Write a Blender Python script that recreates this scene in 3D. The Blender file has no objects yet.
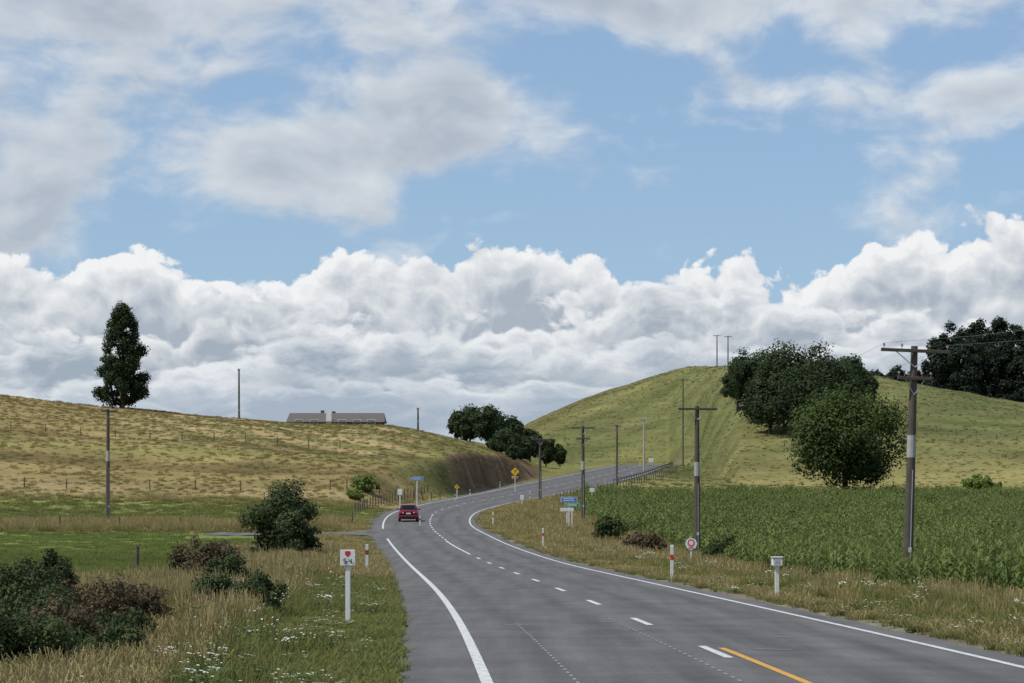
import bpy, math, random, time
import numpy as np
from mathutils import Vector, Matrix
t00=time.time()
random.seed(7); rng=np.random.default_rng(7)
F=2500.0; H=1.86; VH=517.0; UC=512.0
scene=bpy.context.scene
scene.view_settings.view_transform='Standard'; scene.view_settings.look='None'; scene.view_settings.exposure=0
# ---------------------------------------------------------------- helpers
def sstep(x,a,b):
    t=np.clip((x-a)/(b-a),0,1); return t*t*(3-2*t)
_w=[(rng.uniform(0,6.28),rng.uniform(0,6.28),rng.uniform(.7,1.4)) for _ in range(14)]
def wav(x,y,L,seed=0):
    s=0
    for i in range(7):
        a,p,k=_w[(i+seed)%14]
        s=s+np.sin((x*math.cos(a+seed)+y*math.sin(a+seed))*6.283/L*k*(1+.23*i)+p*3+seed)
    return s/7.0*1.6
# ---------------------------------------------------------------- road profile
RS=[(-60,2.6,6.1,9.6,0),(0,.8,4.25,7.75,0),(28,-.27,3.2,6.7,0),(35,-.5,2.92,6.35,0),(44,-.86,2.4,5.75,0),(63,-1.81,1.42,4.6,0),
(108,-4.5,-1.05,2.1,-.1),(148,-7.1,-3.5,-.15,.2),(180,-9.2,-5.4,-1.9,.66),(208,-10.8,-6.9,-3.6,1.2),(230,-11.6,-7.5,-3.9,1.95),
(250,-11.6,-7.4,-3.4,2.5),(290,-9.7,-5.1,-.5,3.5),(340,-4.6,.6,6,5.0),(390,1.3,7.5,14,6.9),(440,8.4,15,21.5,8.9),
(490,16.8,22.7,28.5,11.3),(530,23.5,28.5,33.5,13.1),(570,28.5,33,37.5,13.3),(620,31,35,39,11.5),(700,32,36,40,9)]
RS=np.array(RS,float)
ys=np.arange(-60,701,1.0)
def smooth(col,sig):
    v=np.interp(ys,RS[:,0],RS[:,col])
    k=np.exp(-.5*(np.arange(-40,41)/sig)**2); k/=k.sum()
    vp=np.concatenate([v[0]+(v[1]-v[0])*np.arange(-40,0),v,v[-1]+(v[-1]-v[-2])*np.arange(1,41)])
    return np.convolve(vp,k,'valid')
_xl,_xc,_xr,_zr=smooth(1,9),smooth(2,9),smooth(3,9),smooth(4,11)
XL=lambda y:np.interp(y,ys,_xl)
XC=lambda y:np.interp(y,ys,_xc)
XR=lambda y:np.interp(y,ys,_xr)
ZR=lambda y:np.interp(y,ys,_zr)
# ---------------------------------------------------------------- terrain
SKL=np.array([(-1600,380),(-300,384),(-100,390),(0,396),(50,402),(100,408),(150,411),(200,416),(240,419),(290,423),(390,425),(420,431),(450,437),(480,443),(500,447),(520,455),(540,468),(560,500),(2600,505)],float)
SKR=np.array([(-1600,505),(440,500),(480,470),(500,446),(530,421),(560,408),(600,393),(620,386),(660,374),(700,367),(740,365),(800,368),(860,376),(900,382),(960,392),(1024,404),(1200,425),(1600,440),(2600,440)],float)
dd=np.arange(5,1500,5.0)
def zlb(d):
    a=np.interp(d,[-60,0,60,108,150,208,240],[-.2,-.2,-.35,-.45,-.05,1.0,2.0])
    b=ZR(np.clip(d,0,560))-.25
    z=np.where(d<240,a,b)
    return z*(1-sstep(d,700,1400))
def zrb(d):
    z=np.interp(d,[-60,0,60,91,143,190,230,300,340,400,480,560,640,1000,1500],[-.2,-.2,-.5,-.9,-.7,.2,1.3,3.3,4.9,7.0,10.0,13.0,13,6,0])
    return z
def PL(d,u):
    s=np.clip((d-238)/(420-238),0,1)
    return np.sin(s*math.pi/2)**1.35*(1-sstep(d,430,760))
def D0(u): return np.interp(u,[560,668,740,1024],[600,590,400,365])
def D1(u): return np.interp(u,[560,700,800,1024],[780,750,690,640])
def PR(d,u):
    s=np.clip((d-D0(u))/(D1(u)-D0(u)),0,1)
    return np.sin(s*math.pi/2)**1.2*(1-sstep(d,D1(u)+20,D1(u)+500))
ucol=np.arange(-1600,2601,10.0)
AL=[];AR=[]
for u in ucol:
    tl=(VH-np.interp(u,SKL[:,0],SKL[:,1]))/F; tr=(VH-np.interp(u,SKR[:,0],SKR[:,1]))/F
    p=PL(dd,u); m=p>.25; AL.append(max(0,np.min((tl*dd+H-zlb(dd))[m]/p[m])))
    p=PR(dd,u); m=p>.25; AR.append(max(0,np.min((tr*dd+H-zrb(dd))[m]/p[m])))
AL=np.convolve(np.pad(AL,2,'edge'),[.1,.2,.4,.2,.1],'valid'); AR=np.convolve(np.pad(AR,2,'edge'),[.1,.2,.4,.2,.1],'valid')
def ground(x,y,under=True):
    x=np.asarray(x,float); y=np.asarray(y,float)
    r=np.hypot(x,y); th=np.arctan2(x,y); thc=np.clip(th,-.7,.7)
    u=UC+F*np.tan(thc); d=np.where(np.abs(th)>.7,r*math.cos(.7),y)
    far=sstep(r,15,60)
    zL=zlb(d)+np.interp(u,ucol,AL)*PL(d,u)
    zR=zrb(d)+np.interp(u,ucol,AR)*PR(d,u)
    zL=zL+far*.10*wav(x,y,17,1)+.04*wav(x,y,4,2)+sstep(d,250,330)*(1-sstep(d,700,900))*(.38*wav(x,y,60,3)+.07*wav(x,y,13,4))
    zR=zR+far*.08*wav(x,y,19,5)+.03*wav(x,y,4,6)+sstep(d,380,470)*(1-sstep(d,800,1000))*(.75*wav(x,y,70,7)+.20*wav(x,y,16,8))
    yc=np.clip(y,-60,700)
    xl,xc,xr,zr=XL(yc),XC(yc),XR(yc),ZR(yc)
    s=x-xc
    w=sstep(s,-1,1); z=zL*(1-w)+zR*w
    k=sstep(d,545,600); z=z*(1-k)+np.maximum(zL,zR)*k
    eL=(xl-1.1)-x; eR=x-(xr+.8)
    e=np.maximum(eL,eR)
    bank=sstep(yc,300,335)*(1-sstep(yc,455,500))
    wid=np.where(eL>eR,9-5.6*bank,9.0)
    b=1-sstep(e,.6,wid)
    b=b*(1-sstep(y,572,606))*np.where(y<-60,0,1)
    z=z*(1-b)+(zr-.05)*b
    if under:
        dip=1-sstep(e,-.5,.05); z=z-dip*.16*np.where((y>-60)&(y<597),1,0)
    return z
def gz(x,y): return float(ground(x,y))
def place(u,v,dmin=30,dmax=900):
    d=np.arange(dmin,dmax,.5); x=(u-UC)/F*d; z=ground(x,d)
    vv=VH-(z-H)/d*F
    i=np.argmax(vv<=v)
    if vv[i]>v: i=np.argmin(vv)
    return float(x[i]),float(d[i]),float(z[i])
def at(u,d):
    x=(u-UC)/F*d; return float(x),float(d),gz(x,d)
# ---------------------------------------------------------------- materials
def newmat(name):
    m=bpy.data.materials.new(name); m.use_nodes=True
    nt=m.node_tree; b=nt.nodes['Principled BSDF']; return m,nt,b
def simple(name,col,rough=.6,metal=0,var=.12,scale=8,spec=.3):
    m,nt,b=newmat(name)
    tc=nt.nodes.new('ShaderNodeTexCoord'); n=nt.nodes.new('ShaderNodeTexNoise'); n.inputs['Scale'].default_value=scale; n.inputs['Detail'].default_value=3
    nt.links.new(tc.outputs['Object'],n.inputs['Vector'])
    mx=nt.nodes.new('ShaderNodeMix'); mx.data_type='RGBA'
    mx.inputs['A'].default_value=(*[c*(1-var) for c in col],1); mx.inputs['B'].default_value=(*[min(1,c*(1+var)) for c in col],1)
    nt.links.new(n.outputs['Fac'],mx.inputs['Factor']); nt.links.new(mx.outputs['Result'],b.inputs['Base Color'])
    b.inputs['Roughness'].default_value=rough; b.inputs['Metallic'].default_value=metal; b.inputs['Specular IOR Level'].default_value=spec
    return m
M={}
M['white']=simple('white_paint',(.70,.70,.68),.5)
M['wpost']=simple('worn_white_paint',(.60,.60,.56),.6,var=.2)
M['band']=simple('pole_band_grey',(.36,.35,.33),.7,var=.25)
M['red']=simple('red_reflector',(.55,.04,.02),.5)
M['orange']=simple('orange_marker',(.75,.22,.04),.5)
M['yellow']=simple('yellow_sign',(.75,.45,.02),.5)
M['blue']=simple('blue_sign',(.03,.16,.50),.5)
M['green']=simple('green_sign',(.02,.22,.10),.5)
M['black']=simple('black_paint',(.02,.02,.02),.5)
M['wood']=simple('weathered_pole_wood',(.090,.074,.062),.9,var=.35,scale=3)
M['woodl']=simple('grey_concrete_pole',(.40,.39,.36),.9,var=.2,scale=3)
M['wire']=simple('wire_metal',(.16,.16,.165),.5,.3)
M['steel']=simple('galvanised_steel',(.42,.43,.44),.45,.5)
M['insul']=simple('insulator',(.25,.2,.17),.3)
M['roof']=simple('roof_sheet',(.13,.12,.11),.9,var=.2,scale=2,spec=.1)
M['brick']=simple('brick_wall',(.16,.10,.075),.9,var=.2,scale=6)
M['glass']=simple('dark_glass',(.02,.025,.03),.08,spec=.8)
M['carred']=simple('red_car_paint',(.14,.010,.022),.3,var=.05,spec=.6)
M['rubber']=simple('tyre_rubber',(.02,.02,.02),.85)
M['tail']=simple('tail_lamp',(.55,.03,.02),.2,spec=.6)
M['chrome']=simple('alloy',(.5,.5,.5),.3,.8)
M['bark']=simple('bark',(.11,.085,.06),.95,var=.4,scale=2)

def leafmat(name,dark,light,transl=.25,rnd=0):
    m,nt,b=newmat(name)
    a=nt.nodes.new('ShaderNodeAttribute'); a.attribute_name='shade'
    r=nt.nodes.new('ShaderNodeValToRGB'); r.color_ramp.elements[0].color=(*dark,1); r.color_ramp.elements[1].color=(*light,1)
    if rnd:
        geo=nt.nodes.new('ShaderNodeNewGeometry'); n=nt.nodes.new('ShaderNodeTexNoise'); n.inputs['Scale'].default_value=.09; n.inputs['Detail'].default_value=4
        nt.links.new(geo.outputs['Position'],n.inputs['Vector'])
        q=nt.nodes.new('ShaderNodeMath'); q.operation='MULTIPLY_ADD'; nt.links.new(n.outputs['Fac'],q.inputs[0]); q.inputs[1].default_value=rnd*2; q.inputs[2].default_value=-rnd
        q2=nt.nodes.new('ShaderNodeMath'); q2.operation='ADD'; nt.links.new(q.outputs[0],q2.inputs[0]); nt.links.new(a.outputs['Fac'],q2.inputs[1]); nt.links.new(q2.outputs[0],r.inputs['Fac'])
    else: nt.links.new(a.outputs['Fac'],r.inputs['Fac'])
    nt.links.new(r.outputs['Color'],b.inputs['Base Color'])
    b.inputs['Roughness'].default_value=.65; b.inputs['Specular IOR Level'].default_value=.2
    t=nt.nodes.new('ShaderNodeBsdfTranslucent'); nt.links.new(r.outputs['Color'],t.inputs['Color'])
    mx=nt.nodes.new('ShaderNodeMixShader'); mx.inputs[0].default_value=transl
    nt.links.new(b.outputs[0],mx.inputs[1]); nt.links.new(t.outputs[0],mx.inputs[2])
    nt.links.new(mx.outputs[0],nt.nodes['Material Output'].inputs[0]); return m
M['leaf_tree']=leafmat('leaf_broad',(.028,.048,.012),(.095,.130,.030))
M['leaf_dark']=leafmat('leaf_dark',(.020,.034,.014),(.060,.086,.028))
M['leaf_pine']=leafmat('leaf_pine',(.010,.018,.011),(.026,.041,.020))
M['leaf_pop']=leafmat('leaf_poplar',(.015,.030,.010),(.042,.066,.019))
M['leaf_bush']=leafmat('leaf_bush',(.022,.038,.013),(.078,.105,.032))
M['leaf_pale']=leafmat('leaf_pale',(.10,.15,.03),(.20,.26,.06))
M['leaf_brown']=leafmat('leaf_brown',(.05,.036,.020),(.16,.12,.062))
M['leaf_corn']=leafmat('leaf_corn',(.060,.095,.020),(.20,.235,.065),rnd=.7)

def grassmat(name,base,tip,tip2):
    m,nt,b=newmat(name)
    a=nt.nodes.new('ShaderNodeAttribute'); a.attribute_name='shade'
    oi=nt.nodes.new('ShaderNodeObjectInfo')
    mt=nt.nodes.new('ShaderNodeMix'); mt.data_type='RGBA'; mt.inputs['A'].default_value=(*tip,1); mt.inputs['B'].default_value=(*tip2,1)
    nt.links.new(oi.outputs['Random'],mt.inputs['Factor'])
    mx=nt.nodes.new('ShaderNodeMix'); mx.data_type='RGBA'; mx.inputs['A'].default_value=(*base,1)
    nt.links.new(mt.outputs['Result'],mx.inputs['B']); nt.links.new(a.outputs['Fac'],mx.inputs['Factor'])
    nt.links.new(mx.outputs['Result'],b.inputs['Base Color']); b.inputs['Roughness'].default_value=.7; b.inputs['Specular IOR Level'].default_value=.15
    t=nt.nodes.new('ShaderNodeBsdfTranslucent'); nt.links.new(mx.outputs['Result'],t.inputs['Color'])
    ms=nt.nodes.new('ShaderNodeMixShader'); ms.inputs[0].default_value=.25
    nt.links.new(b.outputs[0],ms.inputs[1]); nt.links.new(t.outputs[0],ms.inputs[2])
    nt.links.new(ms.outputs[0],nt.nodes['Material Output'].inputs[0]); return m
M['g_dry']=grassmat('grass_dry',(.16,.14,.05),(.44,.35,.17),(.32,.26,.11))
M['g_green']=grassmat('grass_green',(.09,.125,.028),(.18,.225,.055),(.22,.24,.07))
M['g_mix']=grassmat('grass_mixed',(.10,.12,.03),(.27,.25,.09),(.18,.20,.055))
M['g_hill']=grassmat('grass_hill',(.19,.16,.06),(.30,.245,.10),(.23,.19,.07))
M['g_past']=grassmat('grass_pasture',(.10,.112,.038),(.17,.175,.060),(.20,.185,.075))
M['g_stem']=grassmat('weed_stem',(.06,.09,.02),(.12,.16,.04),(.16,.19,.05))
M['flower']=simple('white_flower',(.66,.66,.60),.7)

# ---------------------------------------------------------------- mesh builder
class MB:
    def __init__(s): s.v=[];s.f=[];s.m=[];s.mats=[];s.T=Matrix.Identity(4)
    def mi(s,mat):
        if mat not in s.mats: s.mats.append(mat)
        return s.mats.index(mat)
    def add(s,vs,fs,mat):
        o=len(s.v); s.v+=[tuple(s.T@Vector(p)) for p in vs]; s.f+=[tuple(i+o for i in f) for f in fs]; s.m+=[s.mi(mat)]*len(fs)
    def box(s,c,sz,mat,bev=0,rz=0):
        x,y,z=[k/2 for k in sz]; R=Matrix.Rotation(rz,4,'Z')
        if bev<=0:
            vs=[(a*x,b*y,e*z) for e in(-1,1) for a,b in((-1,-1),(1,-1),(1,1),(-1,1))]
            fs=[(3,2,1,0),(4,5,6,7),(0,1,5,4),(1,2,6,5),(2,3,7,6),(3,0,4,7)]
        else:
            b=min(bev,x*.9,y*.9,z*.9); vs=[];fs=[]
            rings=[(-z,x-b,y-b),(-z+b,x,y),(z-b,x,y),(z,x-b,y-b)]
            for zz,xx,yy in rings:
                c1=b*.7
                vs+=[(-xx+c1,-yy,zz),(xx-c1,-yy,zz),(xx,-yy+c1,zz),(xx,yy-c1,zz),(xx-c1,yy,zz),(-xx+c1,yy,zz),(-xx,yy-c1,zz),(-xx,-yy+c1,zz)]
            for r in range(3):
                for i in range(8): fs.append((r*8+i,r*8+(i+1)%8,r*8+8+(i+1)%8,r*8+8+i))
            fs.append(tuple(range(7,-1,-1))); fs.append(tuple(range(24,32)))
        vs=[tuple(R@Vector(p)+Vector(c)) for p in vs]; s.add(vs,fs,mat)
    def tube(s,pts,rad,mat,n=8,cap=True):
        vs=[];fs=[]; P=[Vector(p) for p in pts]
        for i,p in enumerate(P):
            t=(P[min(i+1,len(P)-1)]-P[max(i-1,0)]).normalized()
            a=t.orthogonal().normalized() if abs(t.z)<.95 else Vector((1,0,0)); a=(a-t*a.dot(t)).normalized(); b=t.cross(a)
            r=rad[i] if hasattr(rad,'__len__') else rad
            for k in range(n):
                an=6.28318*k/n; vs.append(tuple(p+(a*math.cos(an)+b*math.sin(an))*r))
        for i in range(len(P)-1):
            for k in range(n): fs.append((i*n+k,i*n+(k+1)%n,(i+1)*n+(k+1)%n,(i+1)*n+k))
        if cap: fs.append(tuple(range(n-1,-1,-1))); fs.append(tuple(range((len(P)-1)*n,len(P)*n)))
        s.add(vs,fs,mat)
    def poly(s,pts,mat,th=None):
        s.add(pts,[tuple(range(len(pts)))],mat)
    def obj(s,name,parent=None,smooth=False):
        me=bpy.data.meshes.new(name); me.from_pydata(s.v,[],s.f)
        for m in s.mats: me.materials.append(M[m] if isinstance(m,str) else m)
        me.polygons.foreach_set('material_index',s.m)
        if smooth: me.polygons.foreach_set('use_smooth',[True]*len(s.f))
        me.update(); o=bpy.data.objects.new(name,me); scene.collection.objects.link(o)
        if parent: o.parent=parent
        return o
def npmesh(name,V,Q,mats,mi=None,shade=None,link=True,smooth=False):
    me=bpy.data.meshes.new(name); V=np.asarray(V,np.float32); Q=np.asarray(Q,np.int32); k=Q.shape[1]
    me.vertices.add(len(V)); me.vertices.foreach_set('co',V.ravel())
    me.loops.add(Q.size); me.loops.foreach_set('vertex_index',Q.ravel())
    me.polygons.add(len(Q)); me.polygons.foreach_set('loop_start',np.arange(0,Q.size,k,dtype=np.int32))
    for m in mats: me.materials.append(m)
    if mi is not None: me.polygons.foreach_set('material_index',np.asarray(mi,np.int32))
    if smooth: me.polygons.foreach_set('use_smooth',np.ones(len(Q),bool))
    me.update(calc_edges=True)
    if shade is not None:
        a=me.attributes.new('shade','FLOAT','POINT'); a.data.foreach_set('value',np.asarray(shade,np.float32))
    o=bpy.data.objects.new(name,me)
    if link: scene.collection.objects.link(o)
    return o
# ---------------------------------------------------------------- ground sheet
core=np.linspace(-.245,.245,470)
side=np.concatenate([np.linspace(-math.pi,-.6,26)[:-1],np.linspace(-.6,-.245,24)[:-1]])
TH=np.concatenate([side,core,-side[::-1]])
Rr=np.concatenate([[.5,3,8],np.geomspace(14,950,560),np.geomspace(1000,9000,22)])
TT,RR=np.meshgrid(TH,Rr)
GX=RR*np.sin(TT); GY=RR*np.cos(TT)
GZ=ground(GX,GY)
nr,nc=TT.shape
V=np.stack([GX,GY,GZ],-1).reshape(-1,3)
ii=np.arange(nr*nc).reshape(nr,nc)
Q=np.stack([ii[:-1,:-1],ii[:-1,1:],ii[1:,1:],ii[1:,:-1]],-1).reshape(-1,4)
DRY=np.array((.31,.235,.100));TAN=np.array((.38,.295,.140));GREEN=np.array((.150,.195,.048));LG=np.array((.22,.218,.070));OLV=np.array((.225,.178,.070));BRN=np.array((.15,.095,.055));SOIL=np.array((.06,.08,.025));HG=np.array((.098,.114,.038));HG2=np.array((.180,.172,.066));RUS=np.array((.28,.18,.09))
xe=lambda y:np.interp(y,[0,60,90,120,145,190,230,280,335],[14.0,13.6,12.6,10.4,10.4,9.6,7.5,5.4,9.5])
def zones(x,y):
    n1=wav(x,y,23,1);n2=wav(x,y,9,3);n3=wav(x,y,60,5);n4=wav(x,y,3.5,7)
    u=UC+F*x/np.maximum(y,5); d=y+3*n1
    def mix(a,b,t): t=np.clip(t,0,1)[...,None]; return a*(1-t)+b*t
    one=np.ones(x.shape)[...,None]
    c=mix(DRY*one,LG*one,.5+.5*n2)
    eL=(XL(np.clip(y,-60,700))-1.1)-x
    g=sstep(d,60,75)*sstep(eL+1.5*n2,4,8); c=mix(c,GREEN*one,g*(.9+.15*n1))
    c=mix(c,TAN*one,sstep(d,186,193)*(.85+.3*n2))
    c=mix(c,mix(LG*one,GREEN*one,.5),sstep(d,212,222)*(.9))
    hill=mix(OLV*one,DRY*one,.55+.40*n3+.25*n1)
    c=mix(c,hill,sstep(d,255,268))
    c=mix(c,TAN*one*.95,sstep(d,262,268)*(1-sstep(d,272,280))*.7)
    c=mix(c,OLV*one*.50,sstep(d,291,295)*(1-sstep(d,300,306))*sstep(440-u,0,60)*.75)
    c=mix(c,LG*one*.85,sstep(d,306,312)*(1-sstep(d,318,326))*.55)
    st=.5+.5*np.sin((x*.62+y*.30)*1.0+n3*1.2)
    mow=sstep(u,60,220)*(1-sstep(u,410,440))*sstep(d,318,330)
    c=mix(c,mix(TAN*one,LG*one*.72,sstep(st,.25,.75)),mow*.8)
    c=mix(c,OLV*one*.55,sstep(d,326,329)*(1-sstep(d,332,336))*.6)
    c=mix(c,TAN*one*.9,sstep(d,352,356)*(1-sstep(d,362,368))*.4)
    c=mix(c,RUS*one,sstep(d,385,400)*sstep(260-u+30*n1,0,80)*.6)
    c=mix(c,GREEN*one*.85,sstep(u,395,450)*sstep(d,300,330)*.55)
    L=c
    c=mix(DRY*one,LG*one,.35+.5*n2)
    ins=sstep(x-xe(y),-.3,.5)*sstep(y,40,60)*(1-sstep(y,333,337)); c=mix(c,SOIL*one,ins)
    pale=mix(LG*one,DRY*one,.5+.3*n2)
    c=mix(c,pale,sstep(d,333,338))
    hill=mix(HG*one,HG2*one,.55+.50*n3+.30*n1)
    c=mix(c,hill,sstep(d,360,470))
    c=mix(c,HG*one*.9,sstep(d,560,600)*sstep(u,700,760)*.6)
    c=mix(c,OLV*one*.7,sstep(d,640,740)*(1-sstep(u,560,680))*.5)
    c=mix(c,OLV*one*.65,sstep(d,560,640)*sstep(u,860,1000)*.7)
    R=c
    w=sstep(x-XC(np.clip(y,-60,700)),-1,1)
    w=np.maximum(w,sstep(y,540,560)*sstep(u,480,520))
    c=mix(L,R,w)
    e=np.maximum(eL,x-(XR(np.clip(y,-60,700))+.8))
    grav=(1-sstep(e+.35*n4,.1,.9))*((y>-60)&(y<590)); c=mix(c,np.array((.16,.145,.11))*one,grav*.8)
    return c
C=zones(GX,GY)
gx=np.abs(ground(GX+.6,GY)-ground(GX-.6,GY))/1.2
steep=sstep(gx,.30,.6)*sstep(GY,325,345)*(GY<480)*(GX<XC(np.clip(GY,-60,700)))
bn=(.5+.5*wav(GX,GY,5,2))[...,None]
C=C*(1-steep[...,None])+(BRN*(.65+.9*bn))*steep[...,None]
gm,nt,b=newmat('ground_grass'); N=nt.nodes; Lk=nt.links
at_=N.new('ShaderNodeAttribute'); at_.attribute_name='Col'
geo=N.new('ShaderNodeNewGeometry')
def nz(scale,detail,rough=.6,vec=None):
    n=N.new('ShaderNodeTexNoise'); n.inputs['Scale'].default_value=scale; n.inputs['Detail'].default_value=detail; n.inputs['Roughness'].default_value=rough
    Lk.new(vec or geo.outputs['Position'],n.inputs['Vector']); return n
def mr(inp,a,b,c,d):
    n=N.new('ShaderNodeMapRange'); n.inputs[1].default_value=a;n.inputs[2].default_value=b;n.inputs[3].default_value=c;n.inputs[4].default_value=d
    Lk.new(inp,n.inputs[0]); return n.outputs[0]
def mul(a,b):
    n=N.new('ShaderNodeMath'); n.operation='MULTIPLY'; Lk.new(a,n.inputs[0]); Lk.new(b,n.inputs[1]); return n.outputs[0]
na=nz(.9,6,.7); nb=nz(.06,4,.6); ncn=nz(7,2,.7)
mp=N.new('ShaderNodeMapping'); mp.inputs['Scale'].default_value=(.05,.05,1.3); Lk.new(geo.outputs['Position'],mp.inputs[0])
nt_=nz(1.0,3,.55,mp.outputs[0])
f=mul(mr(na.outputs['Fac'],.3,.7,.74,1.24),mr(nb.outputs['Fac'],.3,.7,.74,1.22))
f=mul(f,mr(ncn.outputs['Fac'],.3,.7,.78,1.22)); f=mul(f,mr(nt_.outputs['Fac'],.35,.65,.86,1.12))
vm=N.new('ShaderNodeVectorMath'); vm.operation='SCALE'; Lk.new(at_.outputs['Color'],vm.inputs[0]); Lk.new(f,vm.inputs['Scale'])
Lk.new(vm.outputs[0],b.inputs['Base Color']); b.inputs['Roughness'].default_value=.95; b.inputs['Specular IOR Level'].default_value=.05
bp=N.new('ShaderNodeBump'); bp.inputs['Distance'].default_value=.18; bp.inputs['Strength'].default_value=.7
Lk.new(na.outputs['Fac'],bp.inputs['Height']); Lk.new(bp.outputs[0],b.inputs['Normal'])
g=npmesh('ground',V,Q[:, ::-1],[gm],smooth=True)
ca=g.data.color_attributes.new('Col','FLOAT_COLOR','POINT')
ca.data.foreach_set('color',np.concatenate([C.reshape(-1,3),np.ones((nr*nc,1))],1).astype(np.float32).ravel())
print('T ground',time.time()-t00)
# ---------------------------------------------------------------- road
yr=np.concatenate([np.arange(-58,120,2.0),np.arange(120,594,2.5)])
rows=[]
for y in yr:
    xl,xc,xr=float(XL(y)),float(XC(y)),float(XR(y))
    jl=.10*math.sin(y*.9)+.06*math.sin(y*2.3); jr=.08*math.sin(y*1.1+2)
    rows.append([xl-1.05+jl]+[xl+(xc-xl)*k/5 for k in range(5)]+[xc+(xr-xc)*k/5 for k in range(6)]+[xr+.6+jr])
rows=np.array(rows); nrr,ncc=rows.shape
lat=np.array([-4.6,-3.5,-2.8,-2.1,-1.4,-.7,0,.7,1.4,2.1,2.8,3.5,4.1])
camber=-.02*np.abs(lat)
Vr=np.stack([rows,np.repeat(yr[:,None],ncc,1),ZR(yr)[:,None]+camber[None,:]*.6],-1)
iq=np.arange(nrr*ncc).reshape(nrr,ncc); Qr=np.stack([iq[:-1,:-1],iq[:-1,1:],iq[1:,1:],iq[1:,:-1]],-1).reshape(-1,4)
def roadz(x,y):
    xl,xc,xr=float(XL(y)),float(XC(y)),float(XR(y))
    l=(x-xc)/(xc-xl)*3.5 if x<xc else (x-xc)/(xr-xc)*3.5
    return float(ZR(y))-.012*abs(l)
am,nt,b=newmat('asphalt'); N=nt.nodes; Lk=nt.links
geo=N.new('ShaderNodeNewGeometry'); la=N.new('ShaderNodeAttribute'); la.attribute_name='lat'
n1=nz(30,3); n2=nz(.6,5); n3=nz(120,2)
mp=N.new('ShaderNodeMapping'); mp.inputs['Scale'].default_value=(1.2,.06,1); Lk.new(geo.outputs['Position'],mp.inputs[0]); n4=nz(1.5,4,.6,mp.outputs[0])
def mth(op,a,bv):
    n=N.new('ShaderNodeMath'); n.operation=op
    if isinstance(a,float): n.inputs[0].default_value=a
    else: Lk.new(a,n.inputs[0])
    if bv is not None:
        if isinstance(bv,float): n.inputs[1].default_value=bv
        else: Lk.new(bv,n.inputs[1])
    return n.outputs[0]
w=mth('ABSOLUTE',mth('SUBTRACT',mth('ABSOLUTE',mth('SUBTRACT',mth('ABSOLUTE',la.outputs['Fac'],None),1.75),None),.8),None)
wt=mr(w,0,.45,.86,1.06)
f=mul(mul(mr(n1.outputs['Fac'],.3,.7,.8,1.2),mr(n2.outputs['Fac'],.3,.7,.84,1.16)),mul(wt,mr(n4.outputs['Fac'],.3,.7,.82,1.18)))
cc=N.new('ShaderNodeRGB'); cc.outputs[0].default_value=(.118,.115,.112,1)
vm=N.new('ShaderNodeVectorMath'); vm.operation='SCALE'; Lk.new(cc.outputs[0],vm.inputs[0]); Lk.new(f,vm.inputs['Scale']); Lk.new(vm.outputs[0],b.inputs['Base Color'])
b.inputs['Roughness'].default_value=.88; b.inputs['Specular IOR Level'].default_value=.15
bp=N.new('ShaderNodeBump'); bp.inputs['Distance'].default_value=.01; bp.inputs['Strength'].default_value=.6; Lk.new(n3.outputs['Fac'],bp.inputs['Height']); Lk.new(bp.outputs[0],b.inputs['Normal'])
ro=npmesh('road',Vr.reshape(-1,3),Qr,[am],smooth=True)
a=ro.data.attributes.new('lat','FLOAT','POINT'); a.data.foreach_set('value',np.tile(lat,nrr).astype(np.float32))
sv=[];sf=[]
ns=24
for i in range(ns+1):
    t=i/ns; 
    cx=-9.6-t*13; cy=181-1.5*t+5*t*t; hw=2.8+5.5*max(0,1-t*2.2)**2-1.8*max(0,t-.5)
    for k in range(5):
        yy=cy+hw*(k/2-1); zz=max(gz(cx,yy)+.07-.12*max(0,t-.7), roadz(max(cx,float(XL(yy))-1),yy)-.02 if t<.1 else -9)
        sv.append((cx,yy,zz if t>0 else roadz(float(XL(yy))-.9,yy)-.006))
for i in range(ns):
    for k in range(4):
        a0=i*5+k; sf.append((a0,a0+1,a0+6,a0+5))
me=bpy.data.meshes.new('side_road'); me.from_pydata(sv,[],sf); me.materials.append(am); me.update()
so=bpy.data.objects.new('side_road',me); scene.collection.objects.link(so)
def worn(name,col,lo=.45):
    m,nt,b=newmat(name); tc=nt.nodes.new('ShaderNodeNewGeometry'); n=nt.nodes.new('ShaderNodeTexNoise'); n.inputs['Scale'].default_value=14; n.inputs['Detail'].default_value=6; n.inputs['Roughness'].default_value=.7
    nt.links.new(tc.outputs['Position'],n.inputs['Vector'])
    r=nt.nodes.new('ShaderNodeValToRGB'); r.color_ramp.elements[0].position=.38; r.color_ramp.elements[1].position=.52
    r.color_ramp.elements[0].color=(*[c*lo for c in col],1); r.color_ramp.elements[1].color=(*col,1)
    nt.links.new(n.outputs['Fac'],r.inputs['Fac']); nt.links.new(r.outputs['Color'],b.inputs['Base Color']); b.inputs['Roughness'].default_value=.7; return m
M['pw']=worn('road_paint_white',(.60,.60,.58),.5); M['py']=worn('road_paint_yellow',(.64,.33,.04),.5); M['pf']=worn('road_paint_faded',(.28,.28,.27))
mk=MB()
def strip(fx,y0,y1,w,mat,step=2.0,dz=.006):
    n=max(1,int(math.ceil((y1-y0)/step))); vs=[];fs=[]
    for i in range(n+1):
        y=y0+(y1-y0)*i/n; x=float(fx(y))
        for sx in(-1,1):
            xx=x+sx*w/2; vs.append((xx,y,roadz(xx,y)+dz))
    for i in range(n): fs.append((2*i,2*i+1,2*i+3,2*i+2))
    mk.add(vs,fs,mat)
strip(XL,-50,166,.14,'pw'); strip(XL,196,590,.15,'pw'); strip(XR,-50,590,.13,'pw')
strip(lambda y:XC(y)+.14,-50,35.5,.11,'py')
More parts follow.
